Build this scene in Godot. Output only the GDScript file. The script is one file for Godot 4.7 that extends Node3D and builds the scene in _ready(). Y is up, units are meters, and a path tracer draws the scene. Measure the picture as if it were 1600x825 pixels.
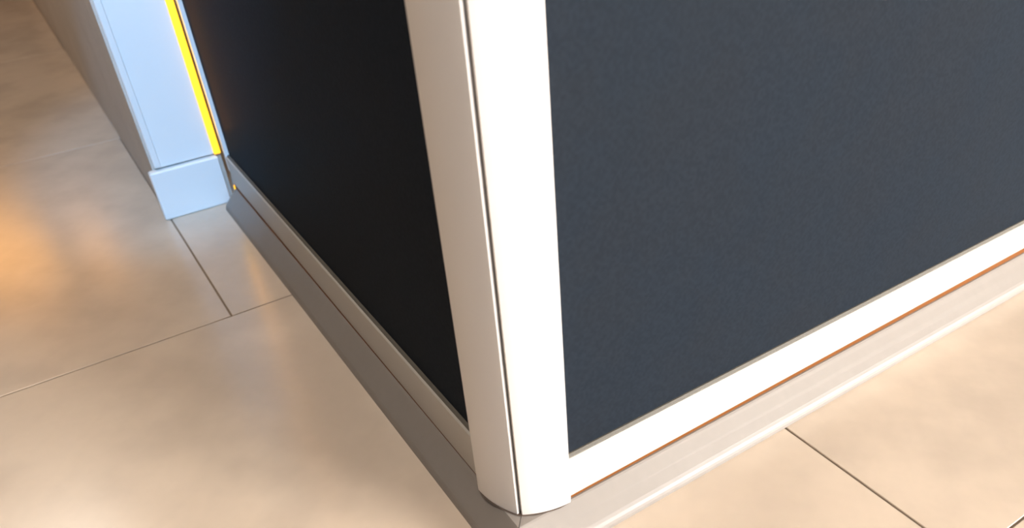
extends Node3D
# Corner of a panelled partition standing on a tiled floor, seen from above.
# Plan measures are written in units of the eye height and scaled by S to metres.

const S := 0.86
const EYE := Vector3(0, 0.86, 0)

# ---------------------------------------------------------------- helpers
func v(x: float, y: float, z: float) -> Vector3:
	return Vector3(x, y, z) * S

func mb() -> SurfaceTool:
	var st := SurfaceTool.new()
	st.begin(Mesh.PRIMITIVE_TRIANGLES)
	return st

func tri(st: SurfaceTool, a: Vector3, b: Vector3, c: Vector3, away: Vector3, g: int) -> void:
	# front faces run clockwise: seen from outside, (b-a) x (c-a) points inwards
	var n := (b - a).cross(c - a)
	st.set_smooth_group(g)
	if n.dot((a + b + c) / 3.0 - away) > 0.0:
		st.add_vertex(a); st.add_vertex(c); st.add_vertex(b)
	else:
		st.add_vertex(a); st.add_vertex(b); st.add_vertex(c)

func loft(st: SurfaceTool, pa: Array, pb: Array, groups: Array = []) -> void:
	# skin between two polygons with the same number of points, closed at both ends
	var n := pa.size()
	var ca := Vector3.ZERO
	var cb := Vector3.ZERO
	for i in n:
		ca += pa[i] / n
		cb += pb[i] / n
	var mid := (ca + cb) * 0.5
	for i in n:
		var j := (i + 1) % n
		var g: int = groups[i] if groups.size() > 0 else -1
		# a thin ring needs its own inside point for each side
		var k := (i + n / 2) % n
		var inside: Vector3 = mid if groups.size() == 0 else (pa[k] + pb[k]) * 0.5
		tri(st, pa[i], pa[j], pb[j], inside, g)
		tri(st, pa[i], pb[j], pb[i], inside, g)
	var p2 := PackedVector2Array()
	var ax := (cb - ca).abs()
	for p: Vector3 in pa:
		if ax.x >= ax.y and ax.x >= ax.z: p2.append(Vector2(p.y, p.z))
		elif ax.y >= ax.z: p2.append(Vector2(p.x, p.z))
		else: p2.append(Vector2(p.x, p.y))
	var ix := Geometry2D.triangulate_polygon(p2)
	for t in range(0, ix.size(), 3):
		tri(st, pa[ix[t]], pa[ix[t + 1]], pa[ix[t + 2]], mid, -1)
		tri(st, pb[ix[t]], pb[ix[t + 1]], pb[ix[t + 2]], mid, -1)

func bevel_box(st: SurfaceTool, lo: Vector3, hi: Vector3, b := 0.0) -> void:
	# box with chamfered edges: four rings stacked along y
	if b <= 0.0:
		loft(st, ring(lo, hi, 0.0, lo.y), ring(lo, hi, 0.0, hi.y))
		return
	var ys := [[lo.y, b], [lo.y + b, 0.0], [hi.y - b, 0.0], [hi.y, b]]
	var rings := []
	for y in ys:
		rings.append(ring8(lo, hi, b, y[1], y[0]))
	var mid := (lo + hi) * 0.5
	for r in 3:
		var a: Array = rings[r]
		var c: Array = rings[r + 1]
		for i in 8:
			var j := (i + 1) % 8
			tri(st, a[i], a[j], c[j], mid, -1)
			tri(st, a[i], c[j], c[i], mid, -1)
	for q in [rings[0], rings[3]]:
		for i in range(1, 7):
			tri(st, q[0], q[i], q[i + 1], mid, -1)

func ring(lo: Vector3, hi: Vector3, i: float, y: float) -> Array:
	return [Vector3(lo.x + i, y, lo.z + i), Vector3(hi.x - i, y, lo.z + i), Vector3(hi.x - i, y, hi.z - i), Vector3(lo.x + i, y, hi.z - i)]

func ring8(lo: Vector3, hi: Vector3, b: float, i: float, y: float) -> Array:
	var c := b * 0.7
	var l := Vector3(lo.x + i, y, lo.z + i)
	var h := Vector3(hi.x - i, y, hi.z - i)
	return [Vector3(l.x + c, y, l.z), Vector3(h.x - c, y, l.z), Vector3(h.x, y, l.z + c), Vector3(h.x, y, h.z - c),
		Vector3(h.x - c, y, h.z), Vector3(l.x + c, y, h.z), Vector3(l.x, y, h.z - c), Vector3(l.x, y, l.z + c)]

func obj(called: String, st: SurfaceTool, m: Material, parent: Node = self, label := "") -> MeshInstance3D:
	st.generate_normals()
	var o := MeshInstance3D.new()
	o.mesh = st.commit()
	o.material_override = m
	o.name = called
	parent.add_child(o, true)
	if label != "":
		o.set_meta("label", label)
	return o

func box_obj(called: String, lo: Vector3, hi: Vector3, m: Material, parent: Node = self, b := 0.0, label := "") -> MeshInstance3D:
	var st := mb()
	bevel_box(st, lo, hi, b)
	return obj(called, st, m, parent, label)

func thing(called: String, label: String, category: String, at := Vector3.ZERO, kind := "", group := "") -> Node3D:
	var o := Node3D.new()
	o.name = called
	o.position = at
	add_child(o, true)
	tag(o, label, category, kind, group)
	return o

func tag(o: Node, label: String, category: String, kind := "", group := "") -> void:
	o.set_meta("label", label)
	o.set_meta("category", category)
	if kind != "": o.set_meta("kind", kind)
	if group != "": o.set_meta("group", group)

func mat(c: Color, rough: float, spec := 0.5, metal := 0.0) -> StandardMaterial3D:
	var m := StandardMaterial3D.new()
	m.albedo_color = c
	m.roughness = rough
	m.metallic_specular = spec
	m.metallic = metal
	return m

func lin(r: float, g: float, b: float) -> Color:
	return Color(r, g, b).linear_to_srgb()

func noise_layer(size: int, cells: int, sd: int) -> PackedFloat32Array:
	# smooth random values that repeat after `cells` cells, as one value for each pixel
	var g := RandomNumberGenerator.new()
	g.seed = sd
	var vals := PackedFloat32Array()
	for i in cells * cells:
		vals.append(g.randf())
	var pad := 2
	var small := Image.create(cells + 2 * pad, cells + 2 * pad, false, Image.FORMAT_RF)
	for y in cells + 2 * pad:
		for x in cells + 2 * pad:
			var k := vals[posmod(y - pad, cells) * cells + posmod(x - pad, cells)]
			small.set_pixel(x, y, Color(k, k, k))
	var unit := size / cells
	small.resize((cells + 2 * pad) * unit, (cells + 2 * pad) * unit, Image.INTERPOLATE_CUBIC)
	return small.get_region(Rect2i(pad * unit, pad * unit, size, size)).get_data().to_float32_array()

func clouds(size: int, sd: int) -> PackedFloat32Array:
	var out := PackedFloat32Array()
	out.resize(size * size)
	var w := [0.34, 0.28, 0.2, 0.12, 0.06]
	for o in 5:
		var l := noise_layer(size, [4, 8, 16, 32, 64][o], sd + o * 31)
		for i in size * size:
			out[i] += l[i] * float(w[o])
	return out

func mottled(base: Color, tone: Color, amount: float, sd: int, fine := 0.03) -> ImageTexture:
	# base colour with cloudy patches of a second tone and a fine speckle; a float image holds linear values
	var size := 384
	var a := clouds(size, sd)
	var c := noise_layer(size, 128, sd + 500)
	var b0 := base.srgb_to_linear()
	var b1 := tone.srgb_to_linear()
	var data := PackedFloat32Array()
	data.resize(size * size * 3)
	for i in size * size:
		var q := b0.lerp(b1, smoothstep(0.25, 0.75, a[i]) * amount)
		var k := 1.0 + (c[i] - 0.5) * 2.0 * fine
		data[i * 3] = q.r * k
		data[i * 3 + 1] = q.g * k
		data[i * 3 + 2] = q.b * k
	return ImageTexture.create_from_image(Image.create_from_data(size, size, false, Image.FORMAT_RGBF, data.to_byte_array()))

func area_light(parent: Node, at: Vector3, towards: Vector3, size: Vector2, energy: float, c: Color) -> void:
	var l := AreaLight3D.new()
	l.name = "light"
	l.area_size = size
	l.area_normalize_energy = false
	l.light_energy = energy
	l.light_color = c
	l.shadow_enabled = true
	l.area_range = 30.0
	parent.add_child(l, true)
	l.position = at
	var up := Vector3.UP if absf(towards.normalized().y) < 0.9 else Vector3.BACK
	l.basis = Basis.looking_at(towards, up)

func add_window(called: String, label: String, lo: Vector3, hi: Vector3, z: float, c: Color, energy: float, frame: Material) -> void:
	var win := thing(called, label, "window", Vector3(0, 0, z), "structure")
	var pane_mat := mat(Color(0.9, 0.93, 0.95), 0.6)
	pane_mat.emission_enabled = true
	pane_mat.emission = c
	pane_mat.emission_energy_multiplier = 1.6
	var mid := (lo.x + hi.x) * 0.5
	for q in [[lo.x + 0.06, mid - 0.03], [mid + 0.03, hi.x - 0.06]]:
		box_obj("pane", Vector3(q[0], lo.y + 0.06, 0.06), Vector3(q[1], hi.y - 0.06, 0.07), pane_mat, win)
		area_light(win, Vector3((q[0] + q[1]) * 0.5, (lo.y + hi.y) * 0.5, 0.05), Vector3(0, 0, -1),
			Vector2(q[1] - q[0], hi.y - lo.y - 0.12), energy, c)
	for q in [[lo.x, lo.x + 0.06], [mid - 0.03, mid + 0.03], [hi.x - 0.06, hi.x]]:
		box_obj("frame_post", Vector3(q[0], lo.y, 0.03), Vector3(q[1], hi.y, 0.1), frame, win)
	for q in [lo.y, hi.y - 0.06]:
		box_obj("frame_rail", Vector3(lo.x + 0.06, q, 0.03), Vector3(hi.x - 0.06, q + 0.06, 0.1), frame, win)

# ---------------------------------------------------------------- scene
func _ready() -> void:
	# camera: the photograph is an off-centre crop, so the lens is shifted
	var cam := Camera3D.new()
	cam.name = "camera"
	add_child(cam)
	cam.transform = Transform3D(Basis(
		Vector3(0.83174531, -0.05199928, 0.55271676),
		Vector3(0.36419992, 0.8025255, -0.47255819),
		Vector3(-0.41899661, 0.59434746, 0.68643495)).orthonormalized(), EYE)
	var lens := CameraAttributesPhysical.new()
	lens.frustum_focal_length = 50.0
	lens.frustum_focus_distance = 1.2
	lens.frustum_near = 0.05
	lens.frustum_far = 60.0
	lens.exposure_aperture = 7.0
	cam.attributes = lens
	cam.projection = Camera3D.PROJECTION_FRUSTUM
	cam.near = 0.05
	cam.far = 60.0
	var f := 1259.31
	cam.size = 825.0 / f * cam.near
	cam.frustum_offset = Vector2((800.0 - 859.43) / f, (537.81 - 412.5) / f) * cam.near
	cam.current = true

	var we := WorldEnvironment.new()
	we.name = "environment"
	var env := Environment.new()
	env.background_mode = Environment.BG_SKY
	var sky := Sky.new()
	var sm := ProceduralSkyMaterial.new()
	sm.sky_top_color = Color(0.45, 0.6, 0.85)
	sm.sky_horizon_color = Color(0.8, 0.86, 0.92)
	sm.ground_bottom_color = Color(0.4, 0.38, 0.35)
	sm.ground_horizon_color = Color(0.7, 0.7, 0.7)
	sky.sky_material = sm
	env.sky = sky
	env.tonemap_mode = Environment.TONE_MAPPER_LINEAR
	env.tonemap_exposure = 1.0
	env.sdfgi_enabled = true
	env.ssao_enabled = true
	env.ssil_enabled = true
	we.environment = env
	add_child(we)

	var WINDOW_LO := Vector3(3.2, 0.3, 5.5)
	var WINDOW_HI := Vector3(6.2, 2.5, 5.5)
	var SECOND_LO := Vector3(-0.35, 0.3, 5.5)
	var SECOND_HI := Vector3(0.65, 2.5, 5.5)
	var daylight := Color(1.0, 0.98, 0.955)
	var WINDOW_ENERGY := 29.0
	var LAMP_ENERGY := 4.2
	var SECOND_ENERGY := 4.5

	# ------------------------------------------------------------ materials
	var tile_mats := []
	for k in 3:
		var tm := mat(Color.WHITE, 0.21, 0.5)
		tm.albedo_texture = mottled(lin(0.64, 0.525, 0.42), lin(0.53, 0.435, 0.35), 1.0, 11 + k * 5, 0.01)
		tm.uv1_triplanar = true
		tm.uv1_world_triplanar = true
		tm.uv1_scale = Vector3.ONE * (0.9 + 0.13 * k)
		tm.uv1_offset = Vector3(0.31, 0.17, 0.53) * k
		tile_mats.append(tm)
	var grout_mat := mat(lin(0.22, 0.17, 0.13), 0.9, 0.2)
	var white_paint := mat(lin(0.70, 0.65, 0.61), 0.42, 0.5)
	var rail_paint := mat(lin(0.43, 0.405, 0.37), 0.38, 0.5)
	var panel_mat := mat(Color.WHITE, 0.5, 0.06)
	panel_mat.albedo_texture = mottled(lin(0.0150, 0.0195, 0.0265), lin(0.0162, 0.0195, 0.0250), 0.7, 61, 0.10)
	panel_mat.uv1_triplanar = true
	panel_mat.uv1_scale = Vector3.ONE * 2.2
	var black_mat := mat(lin(0.006, 0.007, 0.009), 0.7, 0.2)
	var gasket_mat := mat(lin(0.11, 0.10, 0.085), 0.6, 0.3)
	var timber_mat := mat(lin(0.17, 0.055, 0.009), 0.6, 0.3)
	var ledge_mat := mat(Color.WHITE, 0.45, 0.5)
	ledge_mat.albedo_texture = mottled(lin(0.23, 0.205, 0.186), lin(0.21, 0.186, 0.167), 0.8, 91, 0.02)
	ledge_mat.uv1_triplanar = true
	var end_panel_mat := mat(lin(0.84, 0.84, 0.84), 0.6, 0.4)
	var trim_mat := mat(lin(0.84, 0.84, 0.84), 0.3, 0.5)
	var base_mat := mat(lin(0.84, 0.84, 0.84), 0.4, 0.5)
	var plaster_mat := mat(Color.WHITE, 0.8, 0.3)
	plaster_mat.albedo_texture = mottled(lin(0.60, 0.54, 0.48), lin(0.54, 0.48, 0.42), 0.7, 121, 0.03)
	plaster_mat.uv1_triplanar = true
	var ceiling_mat := mat(lin(0.45, 0.43, 0.40), 0.9, 0.2)
	var dark_wall_mat := mat(lin(0.10, 0.085, 0.07), 0.8, 0.3)
	var foot_bead_mat := mat(lin(0.10, 0.07, 0.055), 0.7, 0.3)

	# ------------------------------------------------------------ floor of large tiles
	var floor_root := thing("floor", "beige polished floor of large tiles with thin dark joints", "floor", Vector3.ZERO, "structure")
	var X0 := -3.2
	var X1 := 6.6
	var Z0 := -6.3
	var Z1 := 5.5
	box_obj("grout_bed", Vector3(X0, -0.06, Z0), Vector3(X1, -0.0025, Z1), grout_mat, floor_root)
	var TW := 1.224
	var TD := 1.172
	var joint := 0.0034
	var rng := RandomNumberGenerator.new()
	rng.seed = 5
	for r in range(-5, 7):
		# row r lies between z = -1.4525 + r*TD and the next joint; rows are laid half a tile apart
		var za := -1.4525 + r * TD
		var zb := za + TD
		var shift := 0.163 if posmod(r, 2) == 1 else 0.775
		for c in range(-5, 6):
			var xa := shift + c * TW
			var xb := xa + TW
			var lo := Vector3(maxf(xa + joint * 0.5, X0), -0.012, maxf(za + joint * 0.5, Z0))
			var hi := Vector3(minf(xb - joint * 0.5, X1), 0.0, minf(zb - joint * 0.5, Z1))
			if hi.x - lo.x < 0.05 or hi.z - lo.z < 0.05:
				continue
			var y := rng.randf_range(-0.0003, 0.0)
			lo.y += y
			hi.y += y
			box_obj("tile", lo, hi, tile_mats[rng.randi() % 3], floor_root, 0.0008)

	# ------------------------------------------------------------ room shell
	var T := 0.15
	var CEIL := 2.7
	var wb := box_obj("wall_back", Vector3(X0 - T, -0.06, Z0 - T), Vector3(X1 + T, CEIL, Z0), dark_wall_mat)
	tag(wb, "plain dark wall closing the far end of the room", "wall", "structure")
	var wl := box_obj("wall_left", Vector3(X0 - T, -0.06, Z0), Vector3(X0, CEIL, Z1), dark_wall_mat)
	tag(wl, "plain dark wall along the side of the tiled room", "wall", "structure")
	var wr := box_obj("wall_right", Vector3(X1, -0.06, Z0), Vector3(X1 + T, CEIL, Z1), dark_wall_mat)
	tag(wr, "plain dark wall beside the large bright window", "wall", "structure")
	var wf := thing("wall_front", "dark wall pierced by two bright windows", "wall", Vector3(0, 0, Z1), "structure")
	for p in [[Vector3(X0 - T, -0.06, 0), Vector3(SECOND_LO.x, CEIL, T)], [Vector3(SECOND_HI.x, -0.06, 0), Vector3(WINDOW_LO.x, CEIL, T)], [Vector3(WINDOW_HI.x, -0.06, 0), Vector3(X1 + T, CEIL, T)],
			[Vector3(WINDOW_LO.x, -0.06, 0), Vector3(WINDOW_HI.x, WINDOW_LO.y, T)], [Vector3(WINDOW_LO.x, WINDOW_HI.y, 0), Vector3(WINDOW_HI.x, CEIL, T)],
			[Vector3(SECOND_LO.x, -0.06, 0), Vector3(SECOND_HI.x, SECOND_LO.y, T)], [Vector3(SECOND_LO.x, SECOND_HI.y, 0), Vector3(SECOND_HI.x, CEIL, T)]]:
		box_obj("wall_section", p[0], p[1], dark_wall_mat, wf)
	var ce := box_obj("ceiling", Vector3(X0 - T, CEIL, Z0 - T), Vector3(X1 + T, CEIL + T, Z1 + T), ceiling_mat)
	tag(ce, "flat pale ceiling over the tiled room", "ceiling", "structure")

	# large frosted windows that let the daylight in
	add_window("window_1", "large frosted window with a white frame, full of daylight", WINDOW_LO, WINDOW_HI, Z1, daylight, WINDOW_ENERGY, white_paint)
	add_window("window_2", "narrow frosted window with a white frame and bluish daylight", SECOND_LO, SECOND_HI, Z1, Color(0.74, 0.88, 1.0), SECOND_ENERGY, white_paint)

	# ------------------------------------------------------------ partition: panels, rails, rounded corner post
	var part := thing("panel_partition", "dark panelled partition with white rails and a rounded white corner post", "partition", v(0.386, 0, -0.7545))
	var off := part.position
	var TOP := 2.35
	# panels, set a little back from the rails
	var XE := 2.75
	var ZE := -2.252
	var pr := box_obj("panel", v(0.44, 0.11, -0.775) - off, Vector3(XE * S, TOP, -0.745 * S) - off, panel_mat, part, 0.0, "matt blue-black panel lit from the window side")
	pr.name = "panel"
	box_obj("panel", v(0.383, 0.11, ZE + 0.004) - off, Vector3(0.413 * S, TOP, -0.80 * S) - off, panel_mat, part, 0.0, "matt black panel on the shaded side")
	# bottom rails: chamfered bars, a little narrower at the far end
	var rr := func(x: float, yb: float, yt: float) -> Array:
		return [v(x, yb, -0.7365) - off, v(x, yb + 0.0015, -0.736) - off, v(x, yt - 0.002, -0.736) - off, v(x, yt, -0.738) - off, v(x, yt, -0.78) - off, v(x, yb, -0.78) - off]
	var st := mb()
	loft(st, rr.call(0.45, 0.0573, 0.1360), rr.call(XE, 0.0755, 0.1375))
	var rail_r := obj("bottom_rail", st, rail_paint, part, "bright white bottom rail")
	st = mb()
	loft(st, [v(0.45, 0.135, -0.7395) - off, v(0.45, 0.1405, -0.7425) - off, v(0.45, 0.1405, -0.76) - off, v(0.45, 0.135, -0.76) - off],
		[v(XE, 0.1365, -0.7395) - off, v(XE, 0.1430, -0.7425) - off, v(XE, 0.1430, -0.76) - off, v(XE, 0.1365, -0.76) - off])
	obj("gasket", st, gasket_mat, rail_r, "thin grey gasket along the panel foot")
	var rl := func(z: float, yb: float, yt: float) -> Array:
		return [v(0.3735, yb, z) - off, v(0.373, yb + 0.0015, z) - off, v(0.373, yt - 0.002, z) - off, v(0.375, yt, z) - off, v(0.41, yt, z) - off, v(0.41, yb, z) - off]
	st = mb()
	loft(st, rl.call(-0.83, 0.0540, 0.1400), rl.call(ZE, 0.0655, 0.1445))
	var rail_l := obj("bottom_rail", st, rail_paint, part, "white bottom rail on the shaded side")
	st = mb()
	loft(st, [v(0.376, 0.139, -0.83) - off, v(0.379, 0.1435, -0.83) - off, v(0.40, 0.1435, -0.83) - off, v(0.40, 0.139, -0.83) - off],
		[v(0.376, 0.1435, ZE) - off, v(0.379, 0.148, ZE) - off, v(0.40, 0.148, ZE) - off, v(0.40, 0.1435, ZE) - off])
	obj("gasket", st, gasket_mat, rail_l, "thin grey gasket along the panel foot")
	# timber packing that shows under the rails
	st = mb()
	bevel_box(st, v(0.46, 0.046, -0.775) - off, v(XE, 0.0765, -0.7375) - off)
	obj("timber_strip", st, timber_mat, part, "orange-brown timber strip under the bright rail")
	st = mb()
	bevel_box(st, v(0.3738, 0.040, ZE + 0.001) - off, v(0.405, 0.066, -0.845) - off)
	obj("timber_strip", st, timber_mat, part, "orange-brown timber strip under the shaded rail")
	# top rails
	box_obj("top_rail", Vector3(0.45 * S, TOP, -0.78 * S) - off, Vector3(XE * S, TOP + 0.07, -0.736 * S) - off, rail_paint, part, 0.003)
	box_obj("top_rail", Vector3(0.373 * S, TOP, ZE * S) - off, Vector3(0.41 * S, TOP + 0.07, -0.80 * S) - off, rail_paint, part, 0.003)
	# slim posts at the far ends
	box_obj("end_post", Vector3(0.3735 * S, 0.098 * S, -2.272 * S) - off, Vector3(0.41 * S, TOP + 0.07, -2.252 * S) - off, trim_mat, part, 0.002, "slim pale post at the end of the shaded panel")
	box_obj("end_post", Vector3(XE * S, 0.05 * S, -0.79 * S) - off, Vector3((XE + 0.05) * S, TOP + 0.07, -0.73 * S) - off, trim_mat, part, 0.003)
	# corner post: two curved covers that meet in a ridge with an open groove
	var post := Node3D.new()
	post.name = "corner_post"
	part.add_child(post)
	post.set_meta("label", "rounded white corner post with a dark vertical groove")
	var PB := 0.052 * S
	var PT := TOP + 0.07
	var tip := Vector2(0.386, -0.7545)
	for side in 2:
		var start := Vector2(0.3604, -0.8406) if side == 0 else Vector2(0.466, -0.7297)
		var along := Vector2(0, 1) if side == 0 else Vector2(-1, 0)
		var inward := Vector2(1, 0) if side == 0 else Vector2(0, -1)
		var d := tip - start
		var chord := atan2(d.dot(inward), d.dot(along))
		var rad := d.length() / (2.0 * sin(chord))
		var last := 2.0 * chord - 0.0042 / rad
		var outer := []
		var inner := []
		var steps := 22
		for i in steps + 1:
			var a := last * i / steps
			var p := start + along * rad * sin(a) + inward * rad * (1.0 - cos(a))
			var n := (inward * cos(a) - along * sin(a))
			outer.append(p)
			inner.append(p + n * 0.012)
		# small chamfer on the edge along the groove, square return at the panel
		var e: Vector2 = outer[steps]
		var tn := (along * cos(last) + inward * sin(last))
		var nn := (inward * cos(last) - along * sin(last))
		var cham := e + tn * 0.0018 + nn * 0.0022
		var poly: Array = []
		var grp: Array = []
		poly.append(start + inward * 0.022); grp.append(-1)
		poly.append(start + inward * 0.0015); grp.append(-1)
		poly.append(start + along * 0.0015); grp.append(1)
		for i in range(1, steps + 1):
			poly.append(outer[i]); grp.append(1 if i < steps else -1)
		poly.append(cham); grp.append(-1)
		for i in range(steps, 2, -1):
			poly.append(inner[i]); grp.append(2)
		poly.append(start + inward * 0.022 + along * 0.012); grp.append(-1)
		var pa := []
		var pb := []
		for p: Vector2 in poly:
			pa.append(Vector3(p.x * S, PB, p.y * S) - off)
			pb.append(Vector3(p.x * S, PT, p.y * S) - off)
		st = mb()
		loft(st, pa, pb, grp)
		obj("cover", st, white_paint, post, ["curved cover on the shaded side of the groove", "curved cover on the bright side of the groove"][side])
	# dark core behind the groove
	var core := [Vector2(0.3735, -0.83), Vector2(0.3775, -0.80), Vector2(0.3885, -0.772), Vector2(0.3960, -0.7620), Vector2(0.4030, -0.7585), Vector2(0.43, -0.7470), Vector2(0.455, -0.7425), Vector2(0.455, -0.83)]
	var ka := []
	var kb := []
	for p: Vector2 in core:
		ka.append(Vector3(p.x * S, PB + 0.001, p.y * S) - off)
		kb.append(Vector3(p.x * S, PT, p.y * S) - off)
	st = mb()
	loft(st, ka, kb)
	obj("groove_core", st, black_mat, post, "black gap between the two covers")

	# thin dark brown bead round the foot of the post
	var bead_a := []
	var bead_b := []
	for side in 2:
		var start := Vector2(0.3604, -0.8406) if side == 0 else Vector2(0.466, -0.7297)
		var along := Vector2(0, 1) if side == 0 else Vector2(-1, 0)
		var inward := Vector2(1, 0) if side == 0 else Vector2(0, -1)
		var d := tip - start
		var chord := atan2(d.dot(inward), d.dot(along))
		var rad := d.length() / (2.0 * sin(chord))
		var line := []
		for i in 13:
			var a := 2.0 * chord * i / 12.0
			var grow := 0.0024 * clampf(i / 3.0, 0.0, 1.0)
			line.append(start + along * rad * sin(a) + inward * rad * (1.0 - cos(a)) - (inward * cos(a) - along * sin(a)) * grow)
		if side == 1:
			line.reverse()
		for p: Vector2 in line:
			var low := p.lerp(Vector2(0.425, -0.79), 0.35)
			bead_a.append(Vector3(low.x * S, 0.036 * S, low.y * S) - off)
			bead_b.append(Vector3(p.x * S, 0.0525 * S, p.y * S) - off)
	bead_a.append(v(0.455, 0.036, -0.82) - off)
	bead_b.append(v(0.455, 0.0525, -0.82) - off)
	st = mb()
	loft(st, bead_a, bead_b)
	obj("foot_bead", st, foot_bead_mat, post, "thin dark bead round the foot")

	# ------------------------------------------------------------ low sloping skirting round the foot of the partition
	# [share of the depth outwards, height]
	var prof := [[-0.55, 0.0], [-0.55, 0.0515], [0.03, 0.0515], [0.09, 0.0495], [0.45, 0.034], [0.80, 0.0190], [0.88, 0.0150], [0.94, 0.0100], [0.975, 0.0055], [1.0, 0.0]]
	var ra := []
	var rb := []
	var la := []
	var lb := []
	for q in prof:
		var dr: float = q[0] * 0.049
		var dl: float = q[0] * 0.042
		ra.append(v(0.3738 - dl, q[1], -0.736 + dr)); rb.append(v(XE, q[1] * 1.07, -0.736 + dr))
		la.append(v(0.3726 - dl, q[1], -0.736 + dr)); lb.append(v(0.373 - dl, q[1], -2.246))
	var sr := mb()
	loft(sr, ra, rb)
	tag(obj("baseboard_right", sr, ledge_mat), "low sloping off-white skirting under the bright rail, catching daylight", "skirting", "structure")
	var sl := mb()
	loft(sl, la, lb)
	tag(obj("baseboard_left", sl, ledge_mat), "low sloping skirting in shade, running from corner post to white block", "skirting", "structure")

	# ------------------------------------------------------------ end of the inner wall beyond the partition
	var iw := thing("wall_inner", "end of an inner wall faced with a pale panel in bluish light", "wall", v(0.28, 0, -2.31), "structure")
	var wo := iw.position
	box_obj("wall_core", Vector3(0.190 * S, 0, Z0) - wo, Vector3(0.372 * S, CEIL, -2.312 * S) - wo, plaster_mat, iw, 0.0, "grey-beige side of the inner wall")
	box_obj("end_panel", Vector3(0.205 * S, 0.1445 * S, -2.312 * S) - wo, Vector3(0.3535 * S, CEIL, -2.300 * S) - wo, end_panel_mat, iw, 0.0, "flat pale panel in cool light")
	box_obj("edge_trim", Vector3(0.1955 * S, 0.1445 * S, -2.314 * S) - wo, Vector3(0.2135 * S, CEIL, -2.296 * S) - wo, trim_mat, iw, 0.003, "bright white corner trim")
	var bb := box_obj("baseboard_inner", v(0.1765, 0.0, -2.313), v(0.3588, 0.1385, -2.286), base_mat, self, 0.003)
	tag(bb, "white rectangular base block at the foot of the blue wall end", "base block", "structure")

	# warm light strip between the wall end and the partition
	var strip := thing("light_strip", "glowing yellow-orange light strip between blue wall end and dark panel", "light strip", v(0.3625, 0.14, -2.306))
	var so := strip.position
	var glow := mat(Color(1.0, 0.75, 0.2), 0.5)
	glow.emission_enabled = true
	glow.emission = Color(1.0, 0.75, 0.12)
	glow.emission_energy_multiplier = 1.15
	box_obj("channel", Vector3(0.3536 * S, 0.139 * S, -2.312 * S) - so, Vector3(0.3755 * S, 2.4, -2.306 * S) - so, black_mat, strip)
	box_obj("light_diffuser", Vector3(0.3540 * S, 0.141 * S, -2.306 * S) - so, Vector3(0.3725 * S, 2.4, -2.296 * S) - so, glow, strip, 0.002, "glowing amber diffuser")
	box_obj("light_tail", v(0.3715, 0.034, -2.263) - so, v(0.3780, 0.058, -2.253) - so, glow, strip, 0.002, "small glowing amber tip at the foot")
	area_light(strip, Vector3(0, 1.1, 0.012), Vector3(0, 0, 1), Vector2(0.015, 2.1), 1.2, Color(1.0, 0.62, 0.15))

	# ------------------------------------------------------------ lamps outside the frame
	var lamp_face := mat(Color(1, 0.97, 0.92), 0.5)
	lamp_face.emission_enabled = true
	lamp_face.emission = Color(1.0, 0.93, 0.84)
	lamp_face.emission_energy_multiplier = 1.5
	var spots := [Vector3(1.35, CEIL, 0.25), Vector3(-0.05, CEIL, -0.85), Vector3(-0.8, CEIL, -4.0), Vector3(3.4, CEIL, 0.6)]
	var names := ["square ceiling panel light above the bright side of the corner post", "square ceiling panel light above the shaded panel",
		"square ceiling panel light at the far end beside the inner wall", "square ceiling panel light close to the window"]
	for i in spots.size():
		var cl := thing("ceiling_light", names[i], "ceiling light", spots[i], "", "square ceiling panel lights")
		var fr := mb()
		bevel_box(fr, Vector3(-0.31, -0.02, -0.31), Vector3(0.31, 0.0, -0.29))
		bevel_box(fr, Vector3(-0.31, -0.02, 0.29), Vector3(0.31, 0.0, 0.31))
		bevel_box(fr, Vector3(-0.31, -0.02, -0.29), Vector3(-0.29, 0.0, 0.29))
		bevel_box(fr, Vector3(0.29, -0.02, -0.29), Vector3(0.31, 0.0, 0.29))
		obj("frame", fr, white_paint, cl)
		box_obj("light_diffuser", Vector3(-0.29, -0.014, -0.29), Vector3(0.29, -0.008, 0.29), lamp_face, cl)
		area_light(cl, Vector3(0, -0.022, 0), Vector3(0, -1, 0), Vector2(0.58, 0.58), LAMP_ENERGY * float([1.0, 1.9, 1.0, 1.0][i]), Color(1.0, 0.965, 0.92))
	# narrow cool spotlight, added out of view to brighten the wall end
	var spot := thing("added_spotlight", "small cool spotlight under the ceiling, added to brighten the wall end", "spotlight", Vector3(-0.35, CEIL, 1.2))
	var aim := (Vector3(0.21, 0.30, -1.97) - Vector3(-0.35, CEIL - 0.14, 1.2)).normalized()
	box_obj("mounting_plate", Vector3(-0.05, -0.02, -0.05), Vector3(0.05, 0, 0.05), white_paint, spot, 0.003)
	box_obj("stem", Vector3(-0.012, -0.08, -0.012), Vector3(0.012, -0.02, 0.012), white_paint, spot)
	var side_axis := aim.cross(Vector3.UP).normalized()
	var up_axis := side_axis.cross(aim).normalized()
	var head := Vector3(0, -0.12, 0)
	var lens_mat := mat(Color(0.9, 0.95, 1.0), 0.4)
	lens_mat.emission_enabled = true
	lens_mat.emission = Color(0.45, 0.75, 1.0)
	lens_mat.emission_energy_multiplier = 3.0
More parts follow.
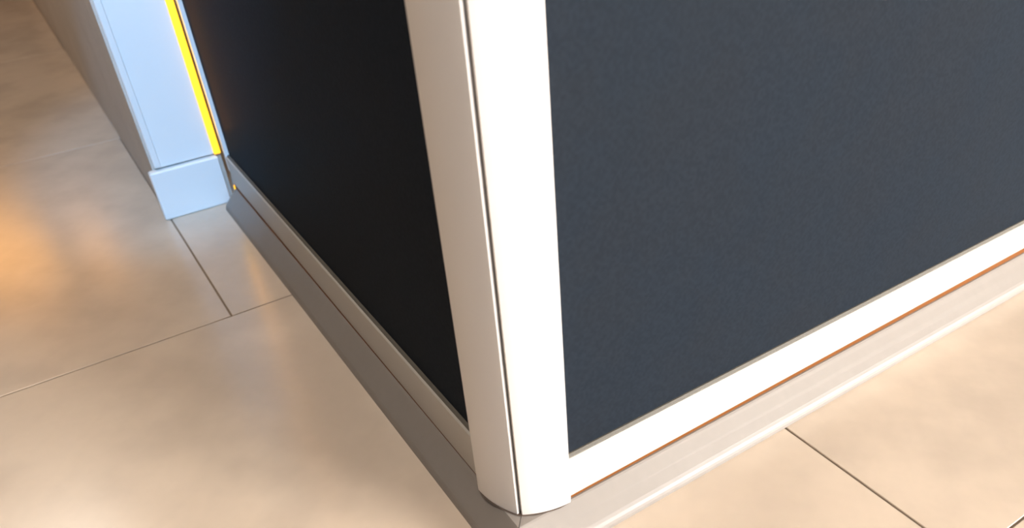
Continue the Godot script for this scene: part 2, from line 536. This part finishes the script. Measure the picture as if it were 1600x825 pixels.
	for q in [["barrel", -0.07, 0.07, 0.042, black_mat], ["light_lens", 0.07, 0.075, 0.038, lens_mat]]:
		var ca := []
		var cb := []
		for i in 24:
			var w := (side_axis * cos(TAU * i / 24.0) + up_axis * sin(TAU * i / 24.0)) * float(q[3])
			ca.append(head + aim * float(q[1]) + w)
			cb.append(head + aim * float(q[2]) + w)
		st = mb()
		loft(st, ca, cb)
		obj(q[0], st, q[4], spot)
	var sp := SpotLight3D.new()
	sp.name = "light"
	sp.position = head + aim * 0.085
	sp.basis = Basis.looking_at(aim, Vector3.UP)
	sp.spot_angle = 6.5
	sp.spot_angle_attenuation = 0.7
	sp.spot_range = 15.0
	sp.spot_attenuation = 2.0
	sp.light_size = 0.035
	sp.light_energy = 13.0
	sp.light_color = Color(0.45, 0.75, 1.0)
	sp.shadow_enabled = true
	spot.add_child(sp)
	# amber wall lights at the far end, mirrored in the polished tiles
	var amber_face := mat(Color(1, 0.7, 0.35), 0.5)
	amber_face.emission_enabled = true
	amber_face.emission = Color(1.0, 0.73, 0.36)
	amber_face.emission_energy_multiplier = 7.0
	var amber_labels := ["broad amber wall light at the far end of the room", "small amber wall light mounted below the broad one", "narrow amber wall light next to the inner wall"]
	var amber_boxes := [[-0.62, 1.66, 0.62, 0.34], [-0.66, 1.22, 0.22, 0.16], [-0.02, 1.80, 0.20, 0.26]]
	for i in 3:
		var q: Array = amber_boxes[i]
		var w: float = q[2]
		var h: float = q[3]
		var amber := thing("wall_light", amber_labels[i], "wall light", Vector3(q[0], q[1], Z0), "", "amber wall lights")
		box_obj("housing", Vector3(-w * 0.5 - 0.02, -0.02, 0), Vector3(w * 0.5 + 0.02, h + 0.02, 0.05), white_paint, amber, 0.004)
		box_obj("light_diffuser", Vector3(-w * 0.5, 0, 0.05), Vector3(w * 0.5, h, 0.06), amber_face, amber)
		area_light(amber, Vector3(0, h * 0.5, 0.07), Vector3(0, 0, 1), Vector2(w, h), 1.2, Color(1.0, 0.6, 0.25))
